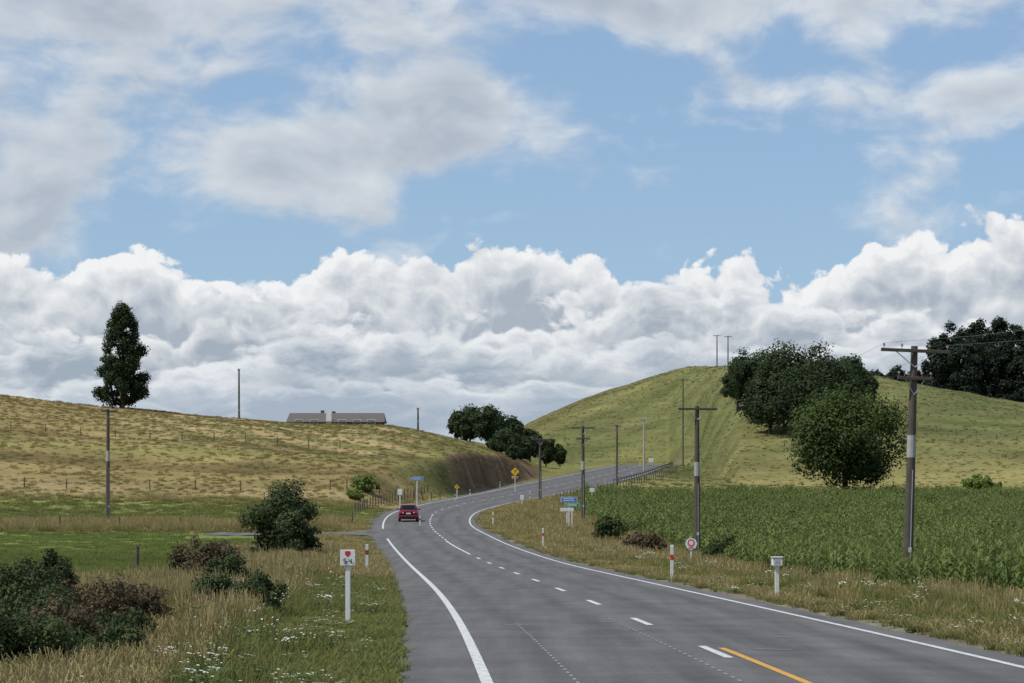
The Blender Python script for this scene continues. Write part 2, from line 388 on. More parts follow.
y=33
while y<585:
    if not(128<y<230): strip(lambda y:XC(y)-.08,y,y+3,.12,'pw',1.5)
    y+=10
strip(lambda y:XC(y)-.08,126,158,.12,'pw'); 
y=160
while y<235: strip(lambda y:XC(y),y,y+3,.12,'pw',1.5); y+=6
for k in range(60):
    y=24+k*.62
    if y<44: strip(lambda yy:XL(yy)+(XC(yy)-XL(yy))*.30+.05*0,y,y+.28,.04,'pf')
    if y<46: strip(lambda yy:XL(yy)+(XC(yy)-XL(yy))*.75+.3,y,y+.28,.04,'pf')
for y,f0,w in((43.8,.30,.42),(35.2,1.25,.5),(44.5,.8,.3),(39,1.5,.5)):
    strip(lambda yy:XL(yy)+(XC(yy)-XL(yy))*f0,y,y+.12,w,'pf')
mk.obj('road_markings')
# ---------------------------------------------------------------- scatter
def scatter(name,P,rz,S,idx,protos):
    col=bpy.data.collections.new(name+'_parts')
    for i,o in enumerate(protos): o.name='%s_part_%02d'%(name,i); col.objects.link(o)
    me=bpy.data.meshes.new(name); me.vertices.add(len(P)); me.vertices.foreach_set('co',np.asarray(P,np.float32).ravel())
    rot=np.zeros((len(P),3),np.float32); rot[:,2]=rz; rot[:,0]=rng.normal(0,.05,len(P))
    a=me.attributes.new('rot','FLOAT_VECTOR','POINT'); a.data.foreach_set('vector',rot.ravel())
    a=me.attributes.new('scl','FLOAT_VECTOR','POINT'); a.data.foreach_set('vector',np.asarray(S,np.float32).ravel())
    a=me.attributes.new('idx','INT','POINT'); a.data.foreach_set('value',np.asarray(idx,np.int32))
    o=bpy.data.objects.new(name,me); scene.collection.objects.link(o)
    ng=bpy.data.node_groups.new(name+'_nodes','GeometryNodeTree')
    ng.interface.new_socket('Geometry',in_out='INPUT',socket_type='NodeSocketGeometry'); ng.interface.new_socket('Geometry',in_out='OUTPUT',socket_type='NodeSocketGeometry')
    gi=ng.nodes.new('NodeGroupInput'); go=ng.nodes.new('NodeGroupOutput'); ip=ng.nodes.new('GeometryNodeInstanceOnPoints')
    ci=ng.nodes.new('GeometryNodeCollectionInfo'); ci.inputs['Collection'].default_value=col; ci.inputs['Separate Children'].default_value=True; ci.inputs['Reset Children'].default_value=True
    def na(n,t):
        k=ng.nodes.new('GeometryNodeInputNamedAttribute'); k.data_type=t; k.inputs['Name'].default_value=n; return [q for q in k.outputs if q.enabled][0]
    ng.links.new(gi.outputs[0],ip.inputs['Points']); ng.links.new(ci.outputs[0],ip.inputs['Instance']); ip.inputs['Pick Instance'].default_value=True
    ng.links.new(na('idx','INT'),ip.inputs['Instance Index']); ng.links.new(na('rot','FLOAT_VECTOR'),ip.inputs['Rotation']); ng.links.new(na('scl','FLOAT_VECTOR'),ip.inputs['Scale'])
    ng.links.new(ip.outputs[0],go.inputs[0])
    md=o.modifiers.new('scatter','NODES'); md.node_group=ng
    print(name,len(P))
    return o
def tuft(n,rad,h,wd,lean,mat,seed,head=False):
    r=np.random.default_rng(seed); V=[];Q=[];S=[]
    for i in range(n):
        a=r.uniform(0,6.28); q=rad*math.sqrt(r.uniform()); p=np.array((q*math.cos(a),q*math.sin(a),-.03))
        hh=h*r.uniform(.55,1.1); dr=r.uniform(0,6.28); ld=np.array((math.cos(dr),math.sin(dr),0))*lean*hh*r.uniform(.2,1)
        sd=r.uniform(0,6.28); sv=np.array((math.cos(sd),math.sin(sd),0))*wd/2
        o=len(V); m=p+ld*.35+np.array((0,0,hh*.6)); t=p+ld+np.array((0,0,hh))
        tw=.35 if not head else 1.1
        V+= [p-sv,p+sv,m+sv*.8,m-sv*.8,t+sv*tw,t-sv*tw]; Q+=[(o,o+1,o+2,o+3),(o+3,o+2,o+4,o+5)]; k=r.uniform(.75,1)
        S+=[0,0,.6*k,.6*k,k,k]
    return npmesh('t',np.array(V),np.array(Q),[mat],shade=S,link=False)
def weed(seed):
    r=np.random.default_rng(seed); V=[];Q=[];S=[];MI=[]
    for i in range(6):
        a=r.uniform(0,6.28);q=r.uniform(0,.25);p=np.array((q*math.cos(a),q*math.sin(a),0));h=r.uniform(.3,.62);t=p+np.array((r.normal(0,.06),r.normal(0,.06),h))
        sv=np.array((.006,.002,0)); o=len(V); V+=[p-sv,p+sv,t+sv,t-sv];Q.append((o,o+1,o+2,o+3));S+=[0,0,1,1];MI.append(0)
        for k in range(r.integers(1,4)):
            c=t+np.array((r.normal(0,.03),r.normal(0,.03),r.normal(0,.015)));s=r.uniform(.008,.018);o=len(V)
            V+=[c+np.array((-s,-s,.008)),c+np.array((s,-s,0)),c+np.array((s,s,-.008)),c+np.array((-s,s,0))];Q.append((o,o+1,o+2,o+3));S+=[1]*4;MI.append(1)
        for k in range(6):
            z=r.uniform(.05,h*.8);c=p+(t-p)*(z/h);o=len(V);d=np.array((r.normal(0,.1),r.normal(0,.1),.03));e=np.array((-d[1],d[0],0))*.25
            V+=[c,c+d*.5+e,c+d,c+d*.5-e];Q.append((o,o+1,o+2,o+3));S+=[.4]*4;MI.append(0)
    return npmesh('w',np.array(V),np.array(Q),[M['g_stem'],M['flower']],mi=MI,shade=S,link=False)
def protos():
    return [tuft(55,.22,.66,.010,.35,M['g_dry'],1,True),tuft(55,.22,.58,.011,.45,M['g_dry'],2,True),tuft(60,.25,.42,.012,.5,M['g_mix'],3),tuft(60,.25,.40,.013,.5,M['g_mix'],4),
            tuft(70,.28,.22,.014,.6,M['g_green'],5),tuft(70,.28,.24,.014,.6,M['g_green'],6),weed(7),weed(8)]
def tuftset(name,n,u0,u1,d0,d1,side):
    d=rng.uniform(d0,d1,n); u=rng.uniform(u0,u1,n); x=(u-UC)/F*d
    if side=='L':
        e=(XL(d)-1.1)-x; keep=(e>.05)&~((np.abs(d-180)<7.5)&(e<13)&(e>-1))
    else:
        e=x-(XR(d)+.75); keep=(e>.05)&~((x>xe(d)+.2)&(d<335))
    d=d[keep];x=x[keep];e=e[keep];u=u[keep];n=len(d); nn=wav(x,d,6,2)*.5+wav(x,d,19,4)*.5; r=rng.uniform(0,1,n)
    idx=np.where(r<.5+.35*nn,rng.integers(0,2,n),rng.integers(2,4,n))
    hs=rng.uniform(.7,1.3,n)*(.35+.65*sstep(e,.3,3.6))*(1+.25*nn)
    if side=='L':
        fld=(d>66+3*nn)&(e>6+2*nn)&(d<188); idx=np.where(fld,rng.integers(4,6,n),idx); 
        fld2=(d>222)&(d<255); idx=np.where(fld2,rng.integers(2,6,n),idx); hs=np.where(d>215,hs*.6,hs)
        hs=np.where((d>135)&(d<190),hs*.5,hs)
        lush=(e<2.6+nn)&(d<75); idx=np.where(lush&(r<.75),rng.integers(2,6,n),idx); idx=np.where((e<3.2)&(e>.35)&(d<75)&(rng.uniform(0,1,n)<.09),rng.integers(6,8,n),idx)
        sign=(np.abs(x+3.2)<.9)&(d>38)&(d<49); hs=np.where(sign,hs*.4,hs)
        hs=np.where((u<190)&(d<48),hs*.5,hs)
    else:
        idx=np.where((e<5)&(d<140)&(rng.uniform(0,1,n)<.12),rng.integers(6,8,n),idx); hs=hs*.85
        idx=np.where((e>1)&(d<110)&(r<.35),rng.integers(2,5,n),idx)
    z=ground(x,d); wsc=1+np.clip(d-60,0,400)/150
    S=np.stack([hs*0+wsc,hs*0+wsc,hs*(1+.15*(wsc-1))],1)
    return scatter(name,np.stack([x,d,z],1),rng.uniform(0,6.28,n),S,idx,protos())
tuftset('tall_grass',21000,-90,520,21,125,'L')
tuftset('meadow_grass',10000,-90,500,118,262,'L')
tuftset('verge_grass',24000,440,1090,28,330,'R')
def hillgrass(name,n,u0,u1,d0,d1,side,mat):
    d=np.sqrt(rng.uniform(d0*d0,d1*d1,n)); u=rng.uniform(u0,u1,n); x=(u-UC)/F*d
    k=(x<XL(d)-2) if side=='L' else (x>XR(d)+1.5)
    k|=(d>600); d=d[k];x=x[k];n=len(d)
    s=rng.uniform(.6,1.4,n)
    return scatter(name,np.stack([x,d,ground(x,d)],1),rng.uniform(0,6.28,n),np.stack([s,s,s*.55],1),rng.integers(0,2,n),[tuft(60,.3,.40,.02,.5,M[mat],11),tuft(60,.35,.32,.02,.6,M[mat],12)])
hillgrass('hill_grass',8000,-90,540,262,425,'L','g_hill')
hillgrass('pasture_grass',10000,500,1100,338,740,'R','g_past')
def cornplant(seed,h):
    r=np.random.default_rng(seed); V=[];Q=[];S=[]
    a=r.uniform(0,3.14)
    for sv in(np.array((.014,0,0)),np.array((0,.014,0))):
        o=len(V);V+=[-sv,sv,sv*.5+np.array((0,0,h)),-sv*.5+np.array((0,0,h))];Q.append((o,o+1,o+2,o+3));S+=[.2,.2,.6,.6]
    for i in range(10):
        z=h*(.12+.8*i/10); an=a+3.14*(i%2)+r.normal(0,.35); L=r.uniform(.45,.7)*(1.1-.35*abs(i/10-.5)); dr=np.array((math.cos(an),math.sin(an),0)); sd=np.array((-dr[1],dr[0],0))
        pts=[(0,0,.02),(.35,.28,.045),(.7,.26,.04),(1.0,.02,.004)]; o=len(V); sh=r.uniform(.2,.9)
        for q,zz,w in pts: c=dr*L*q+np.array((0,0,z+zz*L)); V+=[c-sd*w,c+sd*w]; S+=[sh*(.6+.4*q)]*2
        for k in range(3): Q.append((o+2*k,o+2*k+1,o+2*k+3,o+2*k+2))
    for k in range(4):
        an=r.uniform(0,6.28);dv=np.array((math.cos(an)*.08,math.sin(an)*.08,.16));o=len(V);b0=np.array((0,0,h));sv=np.array((.009,.009,0));V+=[b0-sv,b0+sv,b0+dv+sv,b0+dv-sv];Q.append((o,o+1,o+2,o+3));S+=[1.2]*4
    return npmesh('c',np.array(V),np.array(Q),[M['leaf_corn']],shade=S,link=False)
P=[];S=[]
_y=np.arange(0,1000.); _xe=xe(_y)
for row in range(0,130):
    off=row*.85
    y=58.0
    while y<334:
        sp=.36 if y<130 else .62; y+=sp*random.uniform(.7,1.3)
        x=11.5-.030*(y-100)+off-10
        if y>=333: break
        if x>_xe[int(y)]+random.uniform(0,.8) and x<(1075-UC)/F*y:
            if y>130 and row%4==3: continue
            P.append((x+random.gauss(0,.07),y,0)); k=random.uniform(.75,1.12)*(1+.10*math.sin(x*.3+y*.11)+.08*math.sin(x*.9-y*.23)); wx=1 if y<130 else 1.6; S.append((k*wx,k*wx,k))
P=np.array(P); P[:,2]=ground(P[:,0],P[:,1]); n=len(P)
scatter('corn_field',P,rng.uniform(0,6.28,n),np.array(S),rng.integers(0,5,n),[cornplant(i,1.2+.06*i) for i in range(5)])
print('T scatter',time.time()-t00)
# ---------------------------------------------------------------- trees
def rnd_dir(r,n):
    v=r.normal(size=(n,3)); return v/np.linalg.norm(v,axis=1)[:,None]
def tree(name,base,h,w,kind,seed,leafm,nleaf,ls,trunk=.12,barem='bark'):
    r=np.random.default_rng(seed); bx,by,bz=base
    blobs=[]
    if kind=='bush': h*=1.12; w*=1.15
    if kind=='round':
        n=80
        for i in range(n):
            d=rnd_dir(r,1)[0]; q=r.uniform(.3,.84); zz=d[2]*q
            cz=h*(.50+.47*zz) if zz>0 else h*(.50+.46*zz)
            prof=1.0-.22*max(0,zz)+.03*min(0,zz)
            blobs.append((d[0]*w/2*q*prof*1.05,d[1]*w/2*q*prof,cz,w*r.choice([.08,.11,.14,.17])))
    elif kind=='poplar':
        for i in range(110):
            t=r.uniform(0,1)**1.1; z=h*(.05+.91*t); prof=float(np.interp(t,[0,.12,.35,.6,.8,.93,1],[.92,1.0,.90,.76,.56,.34,.14]))
            a=r.uniform(0,6.28); q=r.uniform(.1,1)**.6*prof*w/2*.92; blobs.append((q*math.cos(a),q*math.sin(a),z,w*r.uniform(.07,.13)))
    elif kind=='pine':
        for i in range(70):
            t=r.uniform(0,1)**.9; z=h*(.12+.82*t); prof=math.sqrt(max(0,1-t*t*.85)); a=r.uniform(0,6.28); q=r.uniform(.1,1)**.6*prof*w/2*.9
            blobs.append((q*math.cos(a),q*math.sin(a),z,w*r.uniform(.06,.14)))
    else:
        for i in range(70):
            d=rnd_dir(r,1)[0]; q=r.uniform(.2,.92); blobs.append((d[0]*w/2*q,d[1]*w/2*q,max(.06*h,h*(.44+.50*d[2]*q)),min(w,h*1.3)*r.uniform(.06,.17)))
    B=np.array(blobs); nb=len(B); per=B[:,3]**2; per=per/per.sum()
    bi=r.choice(nb,nleaf,p=per); d=rnd_dir(r,nleaf); rr=(r.uniform(.35,1,nleaf)**.6)*(1+.25*r.normal(size=nleaf)*.8)
    P=B[bi,:3]+d*(B[bi,3]*rr)[:,None]; P[:,2]=np.maximum(P[:,2],.05)
    cen=np.array((0,0,h*.5)); out=(P-cen)/np.array((w/2,w/2,h/2)); 
    nrm=d*.7+out*.4+r.normal(size=(nleaf,3))*.45+np.array((0,0,.25)); nrm/=np.linalg.norm(nrm,axis=1)[:,None]
    t1=np.cross(nrm,r.normal(size=(nleaf,3))); t1/=np.linalg.norm(t1,axis=1)[:,None]; t2=np.cross(nrm,t1)
    s=(ls*r.uniform(.5,1.25,nleaf))[:,None]
    q=np.stack([P-t1*s,P-t2*s*.62+t1*s*.1,P+t1*s,P+t2*s*.62],1).reshape(-1,3)
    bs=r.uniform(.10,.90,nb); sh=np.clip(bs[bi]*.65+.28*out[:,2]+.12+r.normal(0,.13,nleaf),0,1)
    Vv=q; Qq=np.arange(nleaf*4).reshape(-1,4); S=np.repeat(sh,4); MI=np.zeros(nleaf,int)
    mb=MB(); tr=max(.02,h*.022) if kind!='bush' else .035
    top=h*(.8 if kind in('poplar','pine') else .62 if kind=='round' else .4)
    lean=r.normal(0,.02,2)*h
    mb.tube([(0,0,-.4),(lean[0]*.3,lean[1]*.3,top*.35),(lean[0]*.7,lean[1]*.7,top*.7),(lean[0],lean[1],top)],[tr*1.25,tr*.95,tr*.6,tr*.25],'bark',8)
    for i in r.choice(nb,min(nb,22),replace=False):
        e=B[i,:3]; z0=min(top*.9,max(h*.1,e[2]*.55)); k=z0/top; st=np.array((lean[0]*k,lean[1]*k,z0)); md=(st+e)/2+np.array((0,0,-.04*h))
        mb.tube([tuple(st),tuple(md),tuple(e)],[tr*.42,tr*.25,tr*.08],'bark',5)
    wv=np.array(mb.v); wf=[f for f in mb.f if len(f)==4]; o=len(Vv)
    Vv=np.vstack([Vv,wv]); Qq=np.vstack([Qq,np.array(wf)+o]); S=np.concatenate([S,np.zeros(len(wv))]); MI=np.concatenate([MI,np.ones(len(wf),int)])
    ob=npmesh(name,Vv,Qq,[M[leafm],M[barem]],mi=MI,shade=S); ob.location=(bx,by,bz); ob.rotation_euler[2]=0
    return ob
def T(name,u,vb,vt,wpx,kind,leafm,nl,lspx,d=None,seed=0):
    if d is None: x,y,z=place(u,vb)
    else: x,y,z=at(u,d)
    ztop=H+(VH-vt)/F*y; h=ztop-z
    return tree(name,(x,y,z-.05),h,wpx/F*y,kind,seed or int(u*7+vt),leafm,nl,lspx/F*y)
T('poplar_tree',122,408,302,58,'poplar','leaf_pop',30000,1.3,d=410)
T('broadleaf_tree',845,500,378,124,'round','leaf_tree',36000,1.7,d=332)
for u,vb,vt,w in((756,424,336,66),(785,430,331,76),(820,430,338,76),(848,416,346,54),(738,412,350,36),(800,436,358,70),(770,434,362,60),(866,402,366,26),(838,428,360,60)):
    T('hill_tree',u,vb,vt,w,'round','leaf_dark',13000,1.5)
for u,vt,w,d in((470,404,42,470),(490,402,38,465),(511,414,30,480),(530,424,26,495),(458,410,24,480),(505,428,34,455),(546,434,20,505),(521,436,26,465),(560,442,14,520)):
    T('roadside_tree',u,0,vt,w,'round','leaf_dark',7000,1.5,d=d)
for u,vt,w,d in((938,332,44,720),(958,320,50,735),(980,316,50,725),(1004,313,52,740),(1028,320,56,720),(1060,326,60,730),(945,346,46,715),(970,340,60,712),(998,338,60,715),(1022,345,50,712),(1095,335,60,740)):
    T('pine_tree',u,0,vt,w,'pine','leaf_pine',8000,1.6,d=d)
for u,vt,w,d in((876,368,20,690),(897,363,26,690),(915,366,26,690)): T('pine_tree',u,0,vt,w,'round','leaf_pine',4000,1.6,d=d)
def Bu(name,u,vb,vt,w,leafm,nl,ls,d=None): 
    return T(name,u,vb,vt,w,'bush',leafm,nl,ls,d=d)
Bu('shrub',280,562,486,72,'leaf_bush',20000,1.6,d=108)
Bu('shrub',296,560,508,44,'leaf_bush',7000,1.6,d=106)
Bu('shrub',14,650,548,80,'leaf_bush',15000,1.9,d=44)
Bu('shrub',44,625,541,58,'leaf_bush',12000,1.9,d=47)
Bu('gorse_bush',95,655,574,92,'leaf_brown',12000,1.9,d=42)
Bu('gorse_bush',45,672,582,90,'leaf_bush',14000,2.0,d=38)
Bu('gorse_bush',136,640,574,66,'leaf_brown',9000,1.9,d=43)
Bu('gorse_bush',203,600,530,72,'leaf_brown',10000,1.7,d=66)
Bu('gorse_bush',225,600,548,46,'leaf_bush',6000,1.7,d=60)
Bu('gorse_bush',240,632,570,106,'leaf_bush',19000,1.8,d=46)
Bu('shrub',118,672,604,72,'leaf_bush',10000,2.0,d=37)
Bu('shrub',15,720,606,124,'leaf_bush',18000,2.2,d=32); Bu('gorse_bush',100,700,622,90,'leaf_bush',11000,2.2,d=33); Bu('gorse_bush',62,700,598,76,'leaf_brown',9000,2.1,d=35)
Bu('shrub',608,546,517,34,'leaf_bush',4000,1.6)
Bu('gorse_bush',640,558,530,44,'leaf_brown',3000,1.6)
Bu('shrub',365,492,474,30,'leaf_pale',2500,1.4)
Bu('shrub',355,500,488,16,'leaf_pale',1500,1.4)
Bu('shrub',980,508,476,38,'leaf_pale',4000,1.5,d=345)
Bu('shrub',730,570,536,44,'leaf_bush',4500,1.7,d=128)
Bu('shrub',512,470,446,18,'leaf_dark',1800,1.3,d=425); Bu('shrub',496,462,440,20,'leaf_dark',2000,1.3,d=415)
print('T trees',time.time()-t00)
# ---------------------------------------------------------------- utility poles
def pole(u,vb,vt,d,arms=1,aw=2.6,band=False,mat='wood',ang=0,lean=0,name='utility_pole'):
    x,y,z=at(u,d); zt=H+(VH-vt)/F*y; h=zt-z
    mb=MB(); mb.T=Matrix.Translation((x,y,z))@Matrix.Rotation(lean,4,'Y')@Matrix.Rotation(ang,4,'Z')
    mb.tube([(0,0,-.5),(0,0,h*.5),(0,0,h)],[.19,.165,.125],mat,12)
    A=[]
    for k in range(arms):
        za=h-.18-k*1.0
        if k>0: w=1.3
        else: w=aw
        mb.box((0,-.17,za),(w,.10,.12),mat,.01)
        for sx in(-1,1):
            mb.tube([(sx*w*.28,-.17,za-.05),(0,-.14,za-.6)],.018,'steel',5)
        for px in (-.46,-.2,.2,.46):
            mb.tube([(px*w,-.17,za+.05),(px*w,-.17,za+.13),(px*w,-.17,za+.16),(px*w,-.17,za+.24)],[.012,.012,.05,.035],'insul',7)
            if k==0: A.append(mb.T@Vector((px*w,-.17,za+.24)))
    if band: mb.tube([(0,0,h*.55),(0,0,h*.64)],[.172,.168],'band',12)
    mb.tube([(.02,-.19,.6),(.02,-.17,h*.5)],.02,'steel',5)
    mb.box((0,-.20,1.6),(.12,.02,.18),'wpost')
    o=mb.obj(name); return A
pA=pole(907,0,346,91,2,2.6,True,ang=.15,lean=.03)
pB=pole(697,0,406,143,1,2.3,True,ang=.2)
pC=pole(583,0,426,230,2,2.2,True,ang=.15)
pD=pole(540,0,438,290,1,2.2,ang=.2)
pE=pole(617,0,425,388,1,1.2,ang=.5)
pF=pole(644,0,418,480,1,1.6,mat='woodl')
pG=pole(683,0,379,560,1,1.6)
pole(717,0,335,700,1,2.2); pole(728,0,336,705,1,2.2)
pole(108,0,409,214,1,1.5,True,ang=.6); pole(239,0,369,430,1,.5); pole(418,0,408,440,1,.5)
X=[Vector((v.x+14,-10,v.z+1.0)) for v in pA]
wb=MB()
def wires(a,b,sag=.8,rad=.010):
    for p,q in list(zip(a,b))[::3]:
        pts=[tuple(p.lerp(q,t/10)-Vector((0,0,4*sag*(t/10)*(1-t/10)))) for t in range(11)]
        wb.tube(pts,rad,'wire',4,False)
wires(X,pA,1.6,.006); wires(pA,pB,.7,.004); wires(pB,pC,.9,.005); wires(pC,pD,.6,.005); wires(pC,pE,1.2,.005); wires(pE,pF,.8,.005); wires(pF,pG,.8,.005)
wb.obj('power_lines')
mb=MB(); c=sum(X,Vector())/4; mb.tube([(c.x,c.y,gz(c.x,c.y)-.5),(c.x,c.y,c.z)],[.19,.13],'wood',12); mb.box((c.x,c.y,c.z-.18),(3,.1,.12),'wood',.01); mb.obj('utility_pole')
# ---------------------------------------------------------------- signs & posts
def epost(u,v,hpx=None,side='w',d=None):
    x,y,z=place(u,v) if d is None else at(u,d)
    h=1.0 if hpx is None else hpx/F*y
    mb=MB(); mb.T=Matrix.Translation((x,y,z))
    mb.box((0,0,h/2-.1),(.10,.05,h+.2),'wpost',.012)
    mb.box((0,0,h*.72),(.108,.056,.16),'red' if side=='r' else 'black',.004)
    mb.box((0,-.031,h*.72),(.05,.006,.12),'red' if side!='o' else 'orange')
    if side in'ro': mb.box((0,0,h+.04),(.104,.054,.10),'orange' if side=='o' else 'white',.01)
    mb.obj('marker_post')
for u,v in((367,573),(672,581),(543,547),(493,525),(420,528)): epost(u,v,None,'r' if u>450 else 'w')
for u,d in((605,400),(632,455),(470,330),(500,372),(455,300),(530,300)): epost(u,0,None,'w',d=d)
x,y,z=place(777,599); mb=MB(); mb.T=Matrix.Translation((x,y,z)); s=y/F
mb.box((0,0,.35),(.10,.09,.95),'wpost',.015); mb.box((0,-.0,.86),(.25,.22,.20),'white',.03); mb.box((0,-.113,.86),(.14,.006,.08),'steel'); mb.box((0,0,.975),(.28,.26,.03),'wpost',.01); mb.obj('roadside_letterbox')
x,y,z=place(348,624); mb=MB(); mb.T=Matrix.Translation((x,y,z)); k=y/F
ht=73*k; mb.box((0,0,ht*.5-.1),(.085,.085,ht-.05),'white',.01); zc=ht-7.5*k
mb.box((0,-.06,zc),(.27,.02,.29),'white',.008)
mb.poly([(-.045,-.0735,zc+.12),(-.05,-.0735,zc+.06),(0,-.0735,zc+.01),(.05,-.0735,zc+.06),(.045,-.0735,zc+.12)],'red')
def seg(dg,cx,cz,w,h,t,yy):
    S={'5':'afgcd','4':'fgbc','1':'bc','0':'abcdef','2':'abged'}[dg]
    R={'a':(0,h/2,w,t),'g':(0,0,w,t),'d':(0,-h/2,w,t),'f':(-w/2,h/4,t,h/2),'b':(w/2,h/4,t,h/2),'e':(-w/2,-h/4,t,h/2),'c':(w/2,-h/4,t,h/2)}
    for c_ in S: a_,b_,ww,hh=R[c_]; mb.box((cx+a_,yy-.001*ord(c_)%.01,cz+b_),(ww,.003,hh),'black')
seg('5',-.045,zc-.06,.045,.08,.014,-.078); seg('4',.045,zc-.06,.045,.08,.014,-.078)
mb.obj('route_marker_sign')
x,y,z=place(691,569); mb=MB(); mb.T=Matrix.Translation((x,y,z)); mb.box((0,0,.5),(.08,.08,1.1),'white',.01)
zc=29*y/F-.18
mb.tube([(0,-.05,zc),(0,-.075,zc)],[.29,.29],'white',8); mb.tube([(0,-.074,zc+.04),(0,-.081,zc+.04)],[.17,.17],'red',16); mb.tube([(0,-.080,zc+.04),(0,-.086,zc+.04)],[.11,.11],'white',16); mb.box((0,-.079,zc-.19),(.24,.006,.05),'red'); mb.obj('restriction_sign')
def panel_sign(name,u,vt,d,wm,hm,mat,style='rect',post='white',two=False,vb=None):
    x,y,z=at(u,d); zt=H+(VH-vt)/F*y; h=zt-z; mb=MB(); mb.T=Matrix.Translation((x,y,z)); 
    for px in ((-wm*.35,wm*.35) if two else (0,)): mb.box((px,.0,h/2-.1),(.09,.09,h-.02),post,.01)
    zc=h-hm/2
    if style=='diamond':
        r=hm/2
        for rr,yy,m in((r,-.06,'black'),(r*.92,-.066,mat)):
            mb.add([(0,yy,zc+rr),(rr,yy,zc),(0,yy,zc-rr),(-rr,yy,zc)],[(0,3,2,1)],m)
        mb.box((0,-.07,zc),(.10,.006,r*.8),'black'); mb.box((.1,-.07,zc+.12),(.25,.006,.09),'black')
        mb.add([(0,-.055,zc+r),(r,-.055,zc),(0,-.055,zc-r),(-r,-.055,zc)],[(0,1,2,3)],'steel')
    else:
        mb.box((0,-.06,zc),(wm,.02,hm),'white',.004); mb.box((0,-.072,zc),(wm*.94,.008,hm*.86),mat)
        for i in range(2):
            mb.box((-.02*wm,-.078,zc+hm*(.16-.32*i)),(wm*.7,.004,hm*.12),'white' if mat!='yellow' else 'black')
    mb.obj(name)
panel_sign('street_name_sign',417,477,246,1.2,.32,'blue'); panel_sign('warning_sign',515,467,350,.9,1.3,'yellow','diamond'); panel_sign('warning_plate_sign',515,476,350.3,.9,.35,'yellow')
panel_sign('direction_sign',569,497,205,1.35,.42,'blue',two=False); panel_sign('direction_sign',572,503,204,1.2,.33,'green'); panel_sign('street_name_sign',567,508,203,1.1,.28,'white')
panel_sign('chevron_sign',592,488,300,.6,.5,'white'); panel_sign('chevron_sign',640,456,520,1.2,.9,'yellow'); panel_sign('chevron_sign',651,458,528,1.0,.9,'white')
panel_sign('speed_sign',400,489,250,.45,.6,'white'); panel_sign('route_marker_sign',522,495,260,.35,.5,'white'); panel_sign('warning_sign',457,484,310,.6,.7,'yellow','diamond')
x,y,z=place(137,572); mb=MB(); mb.T=Matrix.Translation((x,y,z)); mb.tube([(0,0,-.3),(.01,0,.5),(.02,.01,1.05)],[.085,.08,.07],'wood',9); mb.obj('gate_post')
# ---------------------------------------------------------------- fences
def fence(pts,name='wire_fence',sp=4.0,h=1.1):
    mb=MB(); P=[]
    for i in range(len(pts)-1):
        a=np.array(pts[i]);b_=np.array(pts[i+1]);n=max(1,int(np.linalg.norm(b_-a)/sp))
        for k in range(n): P.append(a+(b_-a)*k/n)
    P.append(np.array(pts[-1])); G=[Vector((p[0],p[1],gz(p[0],p[1]))) for p in P]
    for g_ in G:
        hh=h*random.uniform(.92,1.08); lx=random.gauss(0,.03)
        mb.tube([tuple(g_-Vector((0,0,.2))),tuple(g_+Vector((lx,0,hh)))],[.07,.055],'wood',6)
    for zz in(.3,.6,.95):
        mb.tube([tuple(g_+Vector((0,0,zz*h))) for g_ in G],.006,'wire',4,False)
    mb.obj(name)
def dpt(u,d): return ((u-UC)/F*d,d)
fence([dpt(-60,198),dpt(120,197),dpt(300,199),dpt(352,205)])
fence([dpt(-60,268),dpt(150,270),dpt(330,275),dpt(395,290),dpt(440,310)])
fence([dpt(-60,330),dpt(150,335),dpt(340,340)])
fence([(float(XR(y))+4.5,y) for y in range(300,500,20)])
fence([dpt(700,345),dpt(850,350),dpt(1060,352)])
fence([dpt(700,600),dpt(780,540),dpt(880,480),dpt(1060,440)],sp=5)
fence([(float(XL(y))-3.5,y) for y in range(240,330,15)],sp=3)
mb=MB(); yy=np.arange(395,520,4.0)
for y in yy:
    x=float(XR(y))+1.3; z=float(ZR(y)); mb.box((x,y,z+.3),(.12,.15,.85),'wood'); 
vs=[];fs=[]
prof=[(.0,.42),(-.05,.48),(0,.55),(0,.60),(-.05,.67),(0,.74)]
for y in yy:
    x=float(XR(y))+1.2; z=float(ZR(y))
    for px,pz in prof: vs.append((x+px,y,z+pz))
for i in range(len(yy)-1):
    for k in range(5): a0=i*6+k; fs.append((a0,a0+6,a0+7,a0+1))
mb.add(vs,fs,'steel'); mb.obj('guard_rail')
# ---------------------------------------------------------------- house
e=bpy.data.objects.new('farm_house',None); scene.collection.objects.link(e)
hx=(337-UC)/F*447; hy=447; hz=gz(hx,hy)-.1; e.location=(hx,hy,hz); wl,dp=17.5,8.0; zr_=H+(VH-413)/F*hy-hz; ze=zr_-1.7
mb=MB(); mb.box((0,0,ze/2),(wl-.8,dp-.8,ze),'brick'); o=mb.obj('walls',e)
mb=MB()
vs=[(-wl/2,-dp/2,ze-.05),(wl/2,-dp/2,ze-.05),(wl/2,dp/2,ze-.05),(-wl/2,dp/2,ze-.05),(-wl/2+.3,0,zr_),(wl/2-.3,0,zr_)]
mb.add(vs,[(0,1,5,4),(1,2,5),(2,3,4,5),(3,0,4),(3,2,1,0)],'roof'); mb.obj('roof',e)
mb=MB()
for px,hh in((-2.6,.7),(-.6,.45)): mb.box((px,.3,zr_-.1),(.6,.6,hh*1.3),'brick'); mb.box((px,.3,zr_-.1+hh*.65+.05),(.7,.7,.1),'roof')
mb.obj('chimneys',e)
mb=MB()
for px in(-6.5,-3.8,1.2,3.8,6.3): mb.box((px,-dp/2+.39,ze*.55),(1.5,.06,1.1),'white'); mb.box((px,-dp/2+.37,ze*.55),(1.3,.06,.9),'glass')
